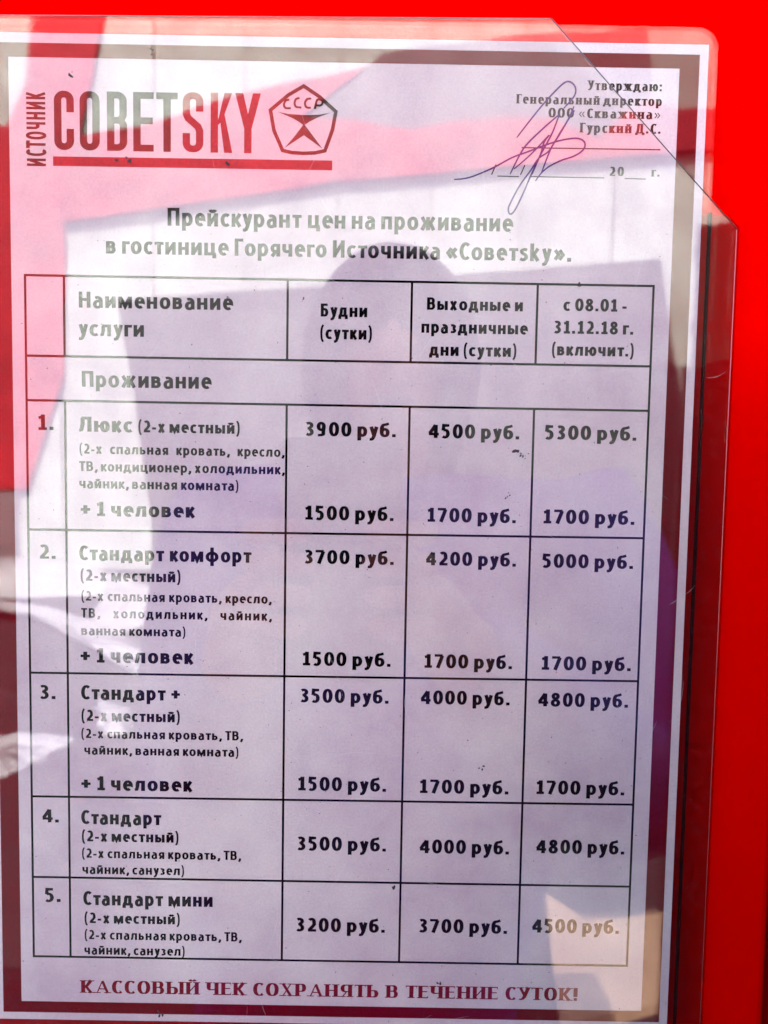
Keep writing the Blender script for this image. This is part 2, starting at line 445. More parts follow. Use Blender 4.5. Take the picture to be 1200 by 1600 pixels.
YB = 0.006                                  # face of the red wall; the paper lies at y = 0
wall = empty('metal_wall', (-0.35, YB, GROUND), 'bright red painted sheet metal wall behind the price list, with a dark upright joint at right', 'wall')
def wall_part(name, x0, x1, z0, z1, y0, y1, mat, bev=0.0015):
    V, F = box(x0 + 0.35, x1 + 0.35, y0 - YB, y1 - YB, z0 - GROUND, z1 - GROUND)
    o = mesh_obj(name, V, F, mat, wall)
    if bev:
        m = o.modifiers.new('bevel', 'BEVEL'); m.width = bev; m.segments = 3
    return o
wall_part('wall_panel', -0.90, 0.1385, GROUND + 0.05, 0.95, YB, YB + 0.03, M['red_paint'], 0.0025)
wall_part('wall_panel', 0.1425, 0.80, GROUND + 0.05, 0.95, YB, YB + 0.03, M['red_paint'], 0.0025)
wall_part('wall_panel', -1.70, -0.904, GROUND + 0.05, 0.95, YB, YB + 0.03, M['red_paint'], 0.0025)
wall_part('joint_strip', 0.132, 0.149, GROUND + 0.05, 0.949, YB + 0.0302, YB + 0.036, M['dark_gap'], 0)
wall_part('plinth', -1.70, 0.80, GROUND, GROUND + 0.05, YB + 0.004, YB + 0.05, M['dark_gap'], 0.003)
wall_part('back_frame', -1.69, 0.79, GROUND + 0.051, 0.94, YB + 0.0362, YB + 0.06, M['dark_gap'], 0)

cab = empty('meter_cabinet', (0.34, YB, -1.1), 'dark red metal cabinet standing out from the wall to the right of the price list', 'cabinet')  # added cabinet, blocks light so the wall darkens at lower right
def shade_cab_part(name, x0, x1, y0, y1, z0, z1, mat, bev=.003):
    V, F = box(x0 - .34, x1 - .34, y0 - YB, y1 - YB, z0 + 1.1, z1 + 1.1)
    o = mesh_obj(name, V, F, mat, cab); m = o.modifiers.new('bevel', 'BEVEL'); m.width = bev; m.segments = 3
shade_cab_part('body', .1450, 0.56, -.125, YB - .001, -1.1, .07, M['cabinet_paint'])
shade_cab_part('door', .160, 0.545, -.137, -.1255, -1.08, .03, M['cabinet_paint'])
shade_cab_part('handle', .20, .215, -.160, -.1375, -.50, -.38, M['edge_dark'])
for z in (-.95, -.15): shade_cab_part('hinge', .535, .552, -.143, -.1375, z, z + .07, M['edge_dark'], .001)

# ------------------------------------------------------------------ the price list (laminated sheet)
pl = empty('price_list', (0, 0, 0), 'laminated white price list with dark red printed border and Russian table of room prices', 'price list')
V, F = box(-0.105, 0.105, 0.0, 0.0006, -0.1485, 0.1485)
mesh_obj('page', V, F, M['paper'], pl)
# sealed film, rounded corners, a few millimetres wider than the page
V, F = prism_xz(rrect(-0.1075, 0.1073, -0.1512, 0.1528, 0.006), -0.0011, -0.0007)
mesh_obj('laminate_film', V, F, M['laminate'], pl)
V, F = prism_xz(rrect(-0.1075, 0.1073, -0.1512, 0.1528, 0.006), 0.0009, 0.0012)
mesh_obj('laminate_back', V, F, M['laminate'], pl)

def flat_part(name, mat, polys, parent=pl, lift=0.0):
    k = Ink()
    for p in polys: k.poly(p, lift)
    return k.build(name, mat, parent)
fo, fi = (-102.3, 102.5, -146.2, 145.7), (-96.6, 96.8, -142.6, 141.7)
flat_part('border_frame', M['border_ink'], [
    [(fo[0], fi[3]), (fo[1], fi[3]), (fo[1], fo[3]), (fo[0], fo[3])], [(fo[0], fo[2]), (fo[1], fo[2]), (fo[1], fi[2]), (fo[0], fi[2])],
    [(fo[0], fi[2]), (fi[0], fi[2]), (fi[0], fi[3]), (fo[0], fi[3])], [(fi[1], fi[2]), (fo[1], fi[2]), (fo[1], fi[3]), (fi[1], fi[3])]])

# table rules
xs = [-92.6, -81.2, -15.55, 20.9, 57.8, 91.8]
zs = [80.0, 56.65, 43.6, 5.4, -38.2, -76.7, -102.5, -128.0]
LW = 0.34
def rule(x0, z0, x1, z1, w=LW):
    k = Ink(); k.strip([(x0, z0), (x1, z1)], w * 2, w * 2); k.build('table_line', M['black_ink'], pl)
for i, z in enumerate(zs):
    sag = -0.25 if i in (3, 4, 5) else 0.0
    rule(xs[0] - LW, z + sag, xs[-1] + LW, z - sag)
for x in (xs[0], xs[-1]): rule(x, zs[0], x, zs[-1])
for x in xs[1:-1]:
    rule(x, zs[0], x, zs[1]); rule(x, zs[2], x, zs[-1])

STYLE = {   # name, ink, stem, bar, natural width
    'h': ('heading_text', 'black_ink', .215, .17), 'c': ('column_text', 'black_ink', .235, .185), 'n': ('row_number', 'black_ink', .215, .17),
    'r': ('room_text', 'black_ink', .235, .185), 'm': ('beds_text', 'black_ink', .235, .185), 's': ('furnishings_text', 'black_ink', .22, .175),
    'p': ('price_text', 'black_ink', .235, .185), 'S': ('receipt_notice', 'maroon_ink', .22, .085), 'a': ('approval_text', 'brown_ink', .25, .11)}
LINES = [
    ('h', 'Прейскурант цен на проживание', -50.8, 50.0, 94.9, 5.11),
    ('h', 'в гостинице Горячего Источника «Советsky».', -68.8, 67.3, 86.6, 4.95),
    ('h', 'Наименование', -76.9, -31.6, 70.9, 4.63),
    ('h', 'услуги', -77.0, -57.8, 62.7, 4.65),
    ('c', 'Будни', -5.8, 7.9, 69.5, 3.80),
    ('c', '(сутки)', -5.9, 9.4, 63.0, 3.82),
    ('c', 'Выходные и', 25.4, 53.6, 72.0, 3.61),
    ('c', 'праздничные', 23.9, 55.2, 65.3, 3.63),
    ('c', 'дни (сутки)', 26.4, 52.1, 58.7, 3.64),
    ('c', 'с 08.01 -', 65.5, 84.1, 72.4, 3.61),
    ('c', '31.12.18 г.', 62.9, 86.3, 65.8, 3.72),
    ('c', '(включит.)', 62.5, 86.7, 59.4, 3.64),
    ('h', 'Проживание', -76.2, -37.9, 47.8, 4.69),
    ('n', '1.', -89.4, -84.7, 34.9, 4.54),
    ('r', 'Люкс', -77.1, -61.3, 34.6, 4.44),
    ('m', '(2-х местный)', -59.6, -29.4, 34.7, 3.50),
    ('s', '(2-х спальная кровать, кресло,', -77.1, -16.2, 28.1, 2.94),
    ('s', 'ТВ, кондиционер, холодильник,', -77.2, -16.1, 22.9, 2.95),
    ('s', 'чайник, ванная комната)', -77.2, -29.7, 17.8, 2.96),
    ('r', '+ 1 человек', -76.9, -42.6, 9.5, 4.32),
    ('p', '3900 руб.', -10.0, 16.9, 34.5, 4.16),
    ('p', '4500 руб.', 26.6, 53.6, 34.5, 4.16),
    ('p', '5300 руб.', 61.2, 88.4, 34.7, 4.16),
    ('p', '1500 руб.', -9.9, 16.7, 9.5, 4.22),
    ('p', '1700 руб.', 26.7, 53.3, 9.5, 4.22),
    ('p', '1700 руб.', 61.4, 88.8, 9.6, 4.22),
    ('n', '2.', -89.5, -84.5, -3.6, 4.25),
    ('r', 'Стандарт комфорт', -77.4, -25.7, -3.8, 4.35),
    ('m', '(2-х местный)', -77.1, -47.0, -10.1, 3.49),
    ('s', '(2-х спальная кровать, кресло,', -76.9, -19.7, -16.1, 2.92),
    ('s', 'ТВ, холодильник, чайник,', -77.0, -19.6, -21.3, 2.93),
    ('s', 'ванная комната)', -77.0, -45.5, -26.6, 2.84),
    ('r', '+ 1 человек', -77.3, -43.0, -35.0, 4.43),
    ('p', '3700 руб.', -9.9, 17.0, -3.7, 4.16),
    ('p', '4200 руб.', 26.6, 53.7, -3.6, 4.16),
    ('p', '5000 руб.', 61.6, 88.9, -3.7, 4.16),
    ('p', '1500 руб.', -10.2, 16.6, -34.8, 4.23),
    ('p', '1700 руб.', 26.7, 53.4, -34.9, 4.23),
    ('p', '1700 руб.', 62.2, 89.4, -34.9, 4.23),
    ('n', '3.', -89.8, -85.0, -46.5, 4.35),
    ('r', 'Стандарт +', -77.2, -47.2, -46.4, 4.35),
    ('m', '(2-х местный)', -77.2, -47.2, -53.1, 3.48),
    ('s', '(2-х спальная кровать, ТВ,', -77.3, -28.1, -58.4, 2.89),
    ('s', 'чайник, ванная комната)', -76.4, -29.3, -63.5, 2.90),
    ('r', '+ 1 человек', -77.4, -43.3, -74.7, 4.42),
    ('p', '3500 руб.', -10.7, 16.2, -46.2, 4.26),
    ('p', '4000 руб.', 25.9, 53.0, -46.1, 4.26),
    ('p', '4800 руб.', 61.6, 89.0, -46.2, 4.26),
    ('p', '1500 руб.', -11.2, 15.9, -73.7, 4.32),
    ('p', '1700 руб.', 26.1, 53.4, -73.9, 4.32),
    ('p', '1700 руб.', 61.8, 88.9, -73.6, 4.32),
    ('n', '4.', -89.5, -84.4, -85.1, 4.35),
    ('r', 'Стандарт', -77.5, -52.9, -85.4, 4.35),
    ('m', '(2-х местный)', -77.4, -47.6, -90.9, 3.45),
    ('s', '(2-х спальная кровать, ТВ,', -77.4, -28.5, -96.1, 2.95),
    ('s', 'чайник, санузел)', -77.3, -45.9, -101.2, 2.96),
    ('p', '3500 руб.', -11.2, 16.2, -92.6, 4.37),
    ('p', '4000 руб.', 26.5, 54.1, -92.9, 4.37),
    ('p', '4800 руб.', 62.4, 89.6, -92.3, 4.37),
    ('n', '5.', -89.0, -84.1, -110.4, 4.41),
    ('r', 'Стандарт мини', -77.1, -37.1, -111.2, 4.41),
    ('m', '(2-х местный)', -76.8, -47.2, -117.0, 3.40),
    ('s', '(2-х спальная кровать, ТВ,', -76.8, -28.2, -122.2, 2.99),
    ('s', 'чайник, санузел)', -76.9, -45.7, -127.1, 3.00),
    ('p', '3200 руб.', -11.3, 16.3, -118.6, 4.43),
    ('p', '3700 руб.', 26.8, 54.2, -118.3, 4.43),
    ('p', '4500 руб.', 61.9, 88.9, -117.7, 4.43),
    ('S', 'КАССОВЫЙ ЧЕК СОХРАНЯТЬ В ТЕЧЕНИЕ СУТОК!', -78.0, 76.7, -139.6, 4.06),
    ('a', 'Утверждаю:', 70.5, 91.9, 135.3, 2.68),
    ('a', 'Генеральный директор', 50.1, 92.1, 131.2, 2.60),
    ('a', 'ООО «Скважина»', 59.4, 91.9, 127.5, 2.60),
    ('a', 'Гурский Д.С.', 68.7, 92.0, 123.4, 2.70),
    ('a', '20', 77.6, 81.9, 111.3, 2.54),
    ('a', 'г.', 89.9, 92.2, 111.3, 2.54),
]
JUST = {'(2-х спальная кровать, кресло,': 1.065, 'ТВ, холодильник, чайник,': 1.07}
for st, text, x0, x1, z, cap in LINES:
    nm, ink, tv, th = STYLE[st]
    k = Ink()
    ser = st in 'Sa'
    nat = None
    tr = .145
    if text in JUST: nat = JUST[text]
    if text.startswith('ТВ, холод'): tr = .21
    if ser: tr = .14 if st == 'S' else .20
    set_line(k, text, x0, x1, z, cap, tv, th, tr, .36 if not ser else .42, ser, nat)
    k.build(nm, M[ink], pl)

# approval block rules, the two upright ticks of the date
for a, b, w in (((51.9, 118.8), (92.2, 118.9), .34), ((45.1, 110.65), (51.4, 110.6), .3), ((54.8, 110.66), (76.2, 110.66), .3), ((82.1, 110.6), (88.3, 110.55), .3), ((44.6, 113.9), (43.4, 111.0), .34), ((53.0, 113.9), (51.8, 111.1), .34)):
    k = Ink(); k.strip([a, b], w, w); k.build('blank_line', M['black_ink'], pl)

# logo: condensed block letters
logo = Ink(); logo_r = Ink()
def rr_path(x0, x1, z0, z1, r, a, b):
    """rounded rectangle outline as a path from fraction a to b of its corner list (counter-clockwise from lower right)"""
    return rrect(x0, x1, z0, z1, r, 5)
def block(k, ch, x0, x1, z0, z1, t=2.15, tb=1.9):
    l, r, bt, tp = x0 + t / 2, x1 - t / 2, z0 + tb / 2, z1 - tb / 2
    rad, h, mid = 1.7, z1 - z0, (z0 + z1) / 2
    S = lambda p, c=False: k.strip(p, t, tb, c)
    co = lambda cx, cz, a0, a1: arc(cx, cz, rad, rad, a0, a1, 6)
    if ch == 'O': S(rrect(l, r, bt, tp, rad, 6), True)
    if ch == 'C': S([(r, z1 - h * .36)] + co(r - rad, tp - rad, 0, 90) + co(l + rad, tp - rad, 90, 180) + co(l + rad, bt + rad, 180, 270) + co(r - rad, bt + rad, 270, 360) + [(r, z0 + h * .36)])
    if ch == 'B':
        S([(l, z0), (l, z1)])
        S([(l, tp)] + co(r - rad - .1, tp - rad, 90, 0) + co(r - rad - .1, mid + .3 + rad, 0, -90) + [(l, mid + .3)])
        S([(l, mid + .3)] + co(r - rad, mid + .3 - rad, 90, 0) + co(r - rad, bt + rad, 0, -90) + [(l, bt)])
    if ch == 'E':
        S([(l, z0), (l, z1)])
        for zz in (tp, mid + .3, bt): S([(l, zz), (x1 - (.25 if zz == mid + .3 else 0), zz)])
    if ch == 'T': S([((l + r) / 2, z0), ((l + r) / 2, z1)]); S([(x0, tp), (x1, tp)])
    if ch == 'S':
        S([(r, z1 - h * .32)] + co(r - rad, tp - rad, 0, 90) + co(l + rad, tp - rad, 90, 180) + [(l, mid + 2.4), (l + .5, mid + 1.2), (r - .5, mid - 1.2), (r, mid - 2.4)] + co(r - rad, bt + rad, 0, -90) + co(l + rad, bt + rad, 270, 180) + [(l, z0 + h * .32)])
    if ch == 'K':
        S([(l, z0), (l, z1)])
        k.poly([(l + .6, mid - 1.2), (x1 - 2.3, z1), (x1 - .1, z1), (l + 1.2 + 1.1, mid + .6)])
        k.poly([(l + 1.6, mid + .9), (l + 2.9, mid + 2.6), (x1, z0), (x1 - 2.35, z0)])
    if ch == 'Y':
        m2 = (x0 + x1) / 2
        k.poly([(x0, z1), (x0 + 2.3, z1), (m2 + .9, mid - 1.2), (m2 - 1.07, mid - 1.6)])
        k.poly([(x1, z1), (x1 - 2.3, z1), (m2 - .9, mid - 1.2), (m2 + 1.07, mid - 1.6)])
        S([(m2, z0), (m2, mid)])
for ch, x0, x1 in (('C', -83.6, -77.85), ('O', -76.2, -70.4), ('B', -68.3, -62.45), ('E', -60.7, -54.8), ('T', -54.0, -47.8)):
    block(logo, ch, x0, x1, 115.85, 132.5)
    logo.build('logo_letter', M['brown_ink'], pl); logo = Ink()
for ch, x0, x1 in (('S', -46.4, -40.4), ('K', -38.3, -32.0), ('Y', -31.2, -23.8)):
    block(logo_r, ch, x0, x1, 115.85, 132.7)
    logo_r.build('logo_letter', M['logo_red'], pl); logo_r = Ink()
flat_part('logo_bar', M['logo_red'], [[(-84, 111.3), (-2.95, 111.45), (-2.95, 114.2), (-84, 114.0)]])
k = Ink()
G0 = font(.29, .17)
set_line(k, 'ИСТОЧНИК', 111.0, 132.1, 0, 5.5, .29, .13, .10, .2, tf=lambda x, z: (-86.1 - z, x))
k.V = [(v[0], v[1], v[2]) for v in k.V]
k.build('logo_side_word', M['brown_ink'], pl)
# quality mark emblem
k = Ink()
ps = [(-11.45, 135.0), (-15.9, 132.4), (-21.0, 128.1), (-19.95, 122.4), (-17.4, 116.8), (-14.6, 116.25), (-11.3, 116.1), (-8.0, 116.3), (-5.1, 116.95), (-3.0, 122.9), (-2.1, 128.0), (-6.9, 132.1)]
k.strip(ps, 1.05, 1.0, True)
k.poly([(-19.06, 127.72), (-15.93, 127.1), (-11.3, 126.85), (-6.67, 127.1), (-3.55, 127.7), (-7.6, 126.15), (-9.8, 125.0), (-11.27, 123.95), (-12.8, 125.0), (-14.9, 126.1)])
k.poly([(-11.27, 124.4), (-13.9, 120.95), (-16.85, 117.5), (-13.5, 119.75), (-11.27, 121.2)])
k.poly([(-11.27, 124.4), (-11.27, 121.2), (-8.95, 119.65), (-5.8, 117.45), (-8.5, 120.9)])
for p in ([(-15.62, 131.14), (-16.65, 130.79), (-17.11, 129.66), (-16.64, 128.77), (-15.13, 128.75)], [(-12.62, 131.64), (-13.65, 131.29), (-14.04, 130.16), (-13.63, 129.16), (-12.06, 128.96)],
          [(-9.26, 131.54), (-10.42, 131.35), (-11.05, 130.21), (-10.63, 129.1), (-9.35, 128.94)], [(-8.19, 128.6), (-7.53, 131.17), (-6.25, 131.08), (-6.01, 130.19), (-6.7, 129.62), (-7.74, 129.71)]):
    k.strip(smooth_path(p, 4), .62, .58)
k.build('quality_mark', M['brown_ink'], pl)
# pen signature
k = Ink()
for p in (
 [(50.41, 121.58), (53.57, 125.76), (57.29, 130.5), (61.01, 134.67), (63.63, 137.14), (65.16, 137.53), (66.53, 136.63), (67.08, 135.15), (66.64, 133.46), (64.97, 131.38), (63.78, 130.05)],
 [(32.52, 109.48), (35.42, 109.75), (38.5, 110.64), (43.87, 113.0), (49.21, 115.92), (53.81, 117.69), (59.93, 120.05), (64.15, 121.25), (67.61, 121.69), (69.56, 121.16), (70.3, 119.86), (69.47, 118.15), (67.01, 116.6), (63.56, 115.41), (60.13, 113.65), (57.86, 111.73), (56.19, 109.43)],
 [(48.76, 111.19), (51.51, 116.9), (53.74, 120.13), (58.24, 124.53), (62.56, 128.35)],
 [(62.56, 128.35), (60.97, 123.83), (59.34, 120.42), (57.33, 116.62), (55.16, 111.3)],
 [(66.73, 130.66), (65.12, 126.9), (62.56, 122.35), (60.36, 118.56), (57.86, 111.73)],
 [(66.96, 129.55), (63.29, 123.87), (59.99, 118.17), (56.96, 115.86), (54.74, 112.43), (51.76, 108.22), (49.36, 103.63), (48.53, 101.34), (49.08, 99.9), (50.41, 100.99), (52.61, 105.58), (54.78, 110.92), (57.33, 116.62), (58.37, 120.4), (59.67, 122.3), (56.86, 119.25), (53.85, 116.19), (49.88, 112.72)]):
    k.strip(smooth_path(p, 6), .50, .50, lift=0.00003, taper=lambda t: .6 + .4 * math.sin(math.pi * min(1, max(0, t))) ** .4)
k.build('signature', M['pen_ink'], pl)

# ------------------------------------------------------------------ the clear pocket that holds it
YF = -0.0042
pk = empty('clear_pocket', (0, YF, 0), 'clear plastic pocket with a cut-off upper right corner fixed to the red wall', 'document holder')
front = [(-0.1125, -0.160), (0.1136, -0.160), (0.1136, 0.0956), (0.0586, 0.1527), (-0.1125, 0.1508)]
V, F = prism_xz(front, 0.0, 0.0011)
mesh_obj('front_sheet', V, F, M['pocket_sheet'], pk)
V, F = prism_xz([(-0.1125, -0.160), (0.1180, -0.160), (0.1180, 0.0985), (0.1145, 0.1020), (-0.1125, 0.1020)], 0.0084, 0.0094)
mesh_obj('back_sheet', V, F, M['back_sheet'], pk)
def rod(name, pts, r, mat, parent):
    V = []; F = []
    n = 6
    P = [Vector(p) for p in pts]
    for i, p in enumerate(P):
        d = (P[min(i + 1, len(P) - 1)] - P[max(i - 1, 0)]).normalized()
        u = d.cross(Vector((0, 1, 0))).normalized(); v = d.cross(u)
        for k in range(n):
            a = 2 * math.pi * k / n
            V.append(p + (u * math.cos(a) + v * math.sin(a)) * r)
    for i in range(len(P) - 1):
        for k in range(n):
            a, b = i * n + k, i * n + (k + 1) % n
            F.append([a, b, b + n, a + n])
    F.append(list(range(n))[::-1]); F.append([len(V) - n + k for k in range(n)])
    return mesh_obj(name, V, F, mat, parent, smooth=True)
rod('cut_edge', [(0.0586, 0.0, 0.1528), (0.1136, 0.0, 0.0957)], 0.00016, M['edge_dark'], pk)
rod('side_edge', [(0.1138, 0.0005, 0.0955), (0.1138, 0.0005, -0.160)], 0.00016, M['edge_light'], pk)
rod('top_edge', [(-0.1125, 0.0005, 0.1510), (0.0584, 0.0005, 0.1529)], 0.00022, M['edge_light'], pk)
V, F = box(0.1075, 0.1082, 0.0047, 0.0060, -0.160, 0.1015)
mesh_obj('spacer_strip', V, F, M['dark_gap'], pk)  # near-black strip painting the shadow in the gap along the laminate's right edge
# grit and fly specks stuck to the outside
random.seed(21)
V = []; F = []
def grit(x, z, r, el=1.0, ang=0.0):
    i = len(V); n = 7
    c, s = math.cos(ang), math.sin(ang)
    for k in range(n):
        a = 2 * math.pi * k / n; q = r * random.uniform(.6, 1.25)
        px, pz = q * el * math.cos(a), q * math.sin(a)
        V.append((x + px * c - pz * s, -0.00003, z + px * s + pz * c))
    V.append((x, -0.00003 - r * .5, z))
    for k in range(n): F.append([i + k, i + (k + 1) % n, i + n])
for _ in range(900):
    r = random.choice((.05, .06, .08, .10, .13)) * MM
    grit(random.uniform(-.108, .112), random.uniform(-.158, .095), r, random.uniform(1, 2.2), random.uniform(0, 3.1))
for x, z, r in ((.0442, -.0640, .45), (.0525, .0315, .5), (.0535, .0300, .38), (.0548, .0292, .3), (.0500, .0175, .3), (-.0330, 0.0735, .3), (-.0105, .0735, .28), (-.0325, .1110, .4), (-.0640, .1115, .35),
                (-.0610, .1120, .5), (-.0540, .1420, .35), (-.077, .1350, .45), (.0330, -.1318, .35), (.0750, -.147, .5), (-.052, -.1432, .4), (.0690, .0790, .32), (.0185, -.1015, .4)):
    for j in range(3): grit(x + random.gauss(0, .0005), z + random.gauss(0, .0004), r * MM * random.uniform(.4, 1), random.uniform(1, 2.5), random.uniform(0, 3.1))
tag(mesh_obj('grit', V, F, M['speck'], pk), kind='stuff')

V = []; F = []
for _ in range(60):
    sx, sz, an, ln = random.uniform(-.10, .11), random.uniform(-.15, .13), random.uniform(0, 6.28), random.uniform(.003, .018)
    if sz > .095 and sx > .05: continue
    w = random.uniform(.008, .024) * MM; bend = random.uniform(-.5, .5); i = len(V); n = 8
    for j in range(n + 1):
        q = j / n; a2 = an + bend * q
        cx, cz = sx + ln * q * math.cos(a2), sz + ln * q * math.sin(a2); ww = w * math.sin(math.pi * (q * .9 + .05))
        V += [(cx - math.sin(a2) * ww, -0.00002, cz + math.cos(a2) * ww), (cx + math.sin(a2) * ww, -0.00002, cz - math.cos(a2) * ww)]
    for j in range(n): F.append([i + 2*j, i + 2*j + 1, i + 2*j + 3, i + 2*j + 2])
tag(mesh_obj('scratches', V, F, M['scratch'], pk), kind='stuff')

# ------------------------------------------------------------------ across the yard: what the plastic mirrors
YH = -10.0
bld = empty('long_building', (0, YH, GROUND), 'pale sided building with a red roof band and a wide grey doorway across the yard', 'building')
def b_part(name, pts, y0, y1, mat):      # outline in x,z; y0 toward the yard's far side, y1 toward the red wall
    V, F = prism_xz([(x, z - GROUND) for x, z in pts], y0 - YH, y1 - YH)
    return mesh_obj(name, V, F, mat, bld)
x = -7.5
while x < 8.0:
    w = 1.15
    b_part('siding_panel', [(x, -1.45), (x + w - .03, -1.45), (x + w - .03, 6.6), (x, 6.6)], YH - .06, YH, M['white_siding'])
    x += w
b_part('wall', [(-7.5, -1.5), (8.0, -1.5), (8.0, 6.55), (-7.5, 6.55)], YH - 4, YH - .061, M['white_siding'])
b_part('roof_band', [(-4.04, 2.88), (-0.68, 3.4), (3.42, 3.82), (8.0, 4.25), (8.0, 4.6), (5.19, 4.42), (3.59, 4.39), (3.11, 4.49), (2.58, 3.99), (2.01, 4.2), (1.45, 4.22), (0.74, 4.15), (0.27, 4.04), (-0.37, 4.14), (-1.09, 4.17), (-0.3, 4.78), (-1.8, 4.43), (-2.99, 4.05), (-3.83, 3.92)], YH + .004, YH + .12, M['red_metal'])
b_part('weathered_cladding', [(-0.07, 4.98), (2.14, 5.28), (3.15, 5.3), (3.18, 4.52), (2.58, 3.92), (2.01, 4.12), (1.45, 4.14), (0.74, 4.07), (0.27, 3.96), (-1.09, 4.09)], YH + .002, YH + .08, M['grey_siding'])
b_part('doorway', [(-3.36, 1.94), (3.43, 2.57), (3.77, 0.7), (3.86, -1.5), (-2.93, -1.5), (-2.93, -0.72)], YH + .003, YH + .05, M['dark_door'])
tw = empty('red_kiosk', (-5.2, -9.9, GROUND), 'tall red metal kiosk with a slanting foot beside the pale building', 'kiosk')
V, F = prism_xz([(px + 5.2, pz - GROUND) for px, pz in [(-4.35, 5.59), (-3.47, 5.6), (-3.69, 4.47), (-3.8, 3.89), (-4.0, 2.85), (-4.02, 0.96), (-4.52, -0.45), (-6.47, -0.49), (-6.35, 3.96), (-4.68, 4.03), (-4.45, 4.53)]], -.06, 0)
mesh_obj('body', V, F, M['red_metal'], tw)
V, F = box(-1.1, .55, -.05, -.01, 0, 1.008)
mesh_obj('base', V, F, M['grey_siding'], tw)

def heap(name, pts, h, label, cat, mat=M['snow'], group=None, seed=1):
    """lumpy heap with the given ground outline"""
    rnd = random.Random(seed)
    cx = sum(p[0] for p in pts) / len(pts); cy = sum(p[1] for p in pts) / len(pts)
    o = smooth_path([(p[0] - cx, p[1] - cy) for p in pts] + [(pts[0][0] - cx, pts[0][1] - cy)], 16)[:-1]
    o = [(p[0] + rnd.gauss(0, .015), p[1] + rnd.gauss(0, .02)) for p in o]
    V = []; F = []; n = len(o); rings = 6
    for r in range(rings):
        t = r / rings
        for p in o:
            V.append((p[0] * (1 - t) * rnd.uniform(.96, 1.04), p[1] * (1 - t) * rnd.uniform(.96, 1.04), h * math.sqrt(1 - (1 - t) ** 2) * rnd.uniform(.85, 1.12)))
    V.append((0, 0, h))
    for r in range(rings - 1):
        for i in range(n): F.append([r*n + i, r*n + (i+1) % n, (r+1)*n + (i+1) % n, (r+1)*n + i])
    for i in range(n): F.append([(rings-1)*n + i, (rings-1)*n + (i+1) % n, rings*n])
    ob = mesh_obj(name, V, F, mat, None, (cx, cy, GROUND), True)
    return tag(ob, label, cat, group)
g = 'snow heaps left on the yard'
heap('snow_heap', [(-7.5, -9.3), (-3.6, -9.4), (-2.95, -9.0), (-2.6, -8.5), (-4, -8.0), (-7.5, -7.9)], .30, 'largest snow heap, piled against the foot of the red kiosk', 'snow heap', group=g, seed=2)
fence = empty('board_fence', (3.42, -8.8, GROUND), 'dark board fence standing at the right of the yard', 'fence')
for i in range(18):
    V, F = box(i * .2 + .005, i * .2 + .19, 0, .03, .05, 4.15 + .03 * (i % 3))
    mesh_obj('board', V, F, M['fence_board'], fence)
for zz in (1.0, 3.0):
    V, F = box(0, 3.6, -.06, -.002, zz, zz + .12)
    mesh_obj('rail', V, F, M['fence_board'], fence)
heap('snow_heap', [(-5.7, -11.25 + 3), (-3.9, -7.64), (-2.24, -6.0), (-1.14, -4.58), (-1.31, -5.3), (-2.74, -7.0), (-4.2, -8.0)], .10, 'long narrow ridge of snow running away across the asphalt', 'snow heap', group=g, seed=3)
heap('snow_heap', [(-3.0, -8.4), (-2.3, -8.6), (-2.0, -7.3), (-2.3, -6.5), (-2.7, -7.2)], .14, 'rounded snow heap behind the long ridge of snow', 'snow heap', group=g, seed=4)
heap('snow_heap', [(-1.72, -4.55), (-1.5, -4.43), (-1.38, -4.1), (-1.5, -4.05)], .05, 'small lump of snow in front of the long ridge of snow', 'snow heap', group=g, seed=5)
heap('snow_heap', [(-2.3, -3.97), (-1.69, -3.99), (-1.66, -3.75), (-1.75, -3.45), (-2.2, -3.3)], .04, 'low flat patch of snow nearest the red wall', 'snow heap', group=g, seed=6)
heap('snow_heap', [(1.99, -6.26), (2.19, -6.32), (2.3, -5.4), (1.93, -5.5)], .08, 'lone small snow heap on the right side of the yard', 'snow heap', group=g, seed=7)
slab = [(0.60, -2.46), (0.70, -2.30), (0.80, -2.31), (1.04, -2.37), (1.02, -1.95), (0.915, -1.93), (0.51, -1.80)]
V, F = [], []
a = [(x, y, GROUND + .03) for x, y in slab]; bq = [(x, y, GROUND - .02) for x, y in slab]
n = len(slab)
mesh_obj('paving_slab', a + bq, [list(range(n))[::-1], list(range(n, 2*n))] + [[i, (i+1) % n, (i+1) % n + n, i + n] for i in range(n)], M['sandstone'])
tag(bpy.data.objects['paving_slab'], 'pale sandstone paving slab with a broken corner lying in the sun on the asphalt', 'slab')

# ------------------------------------------------------------------ the person taking the photograph
def skin(name, joints, links, mat, parent, sub=2):
    names = list(joints)
    me = bpy.data.meshes.new(name)
    me.from_pydata([joints[k][0] for k in names], [(names.index(p), names.index(q)) for p, q in links], [])
    me.materials.append(mat)
    o = bpy.data.objects.new(name, me); COL.objects.link(o); o.parent = parent
    m = o.modifiers.new('skin', 'SKIN'); m.use_smooth_shade = True
    sv = me.skin_vertices[0].data
    for i, kname in enumerate(names):
        r = joints[kname][1]
        sv[i].radius = (r, r) if not isinstance(r, tuple) else r
        sv[i].use_root = (i == 0)
    s = o.modifiers.new('smooth', 'SUBSURF'); s.levels = sub; s.render_levels = sub
    return o
def chain(*a): return list(zip(a[:-1], a[1:]))
PX, PY = 0.03, -0.60
person = empty('person', (PX, PY, GROUND), 'person in a violet hooded coat holding up a phone with both hands', 'person')
g0 = -GROUND                         # eye-level frame: local z = world z + 1.5
def L3(x, y, z): return (x - PX, y - PY, z + g0)
arms = {}
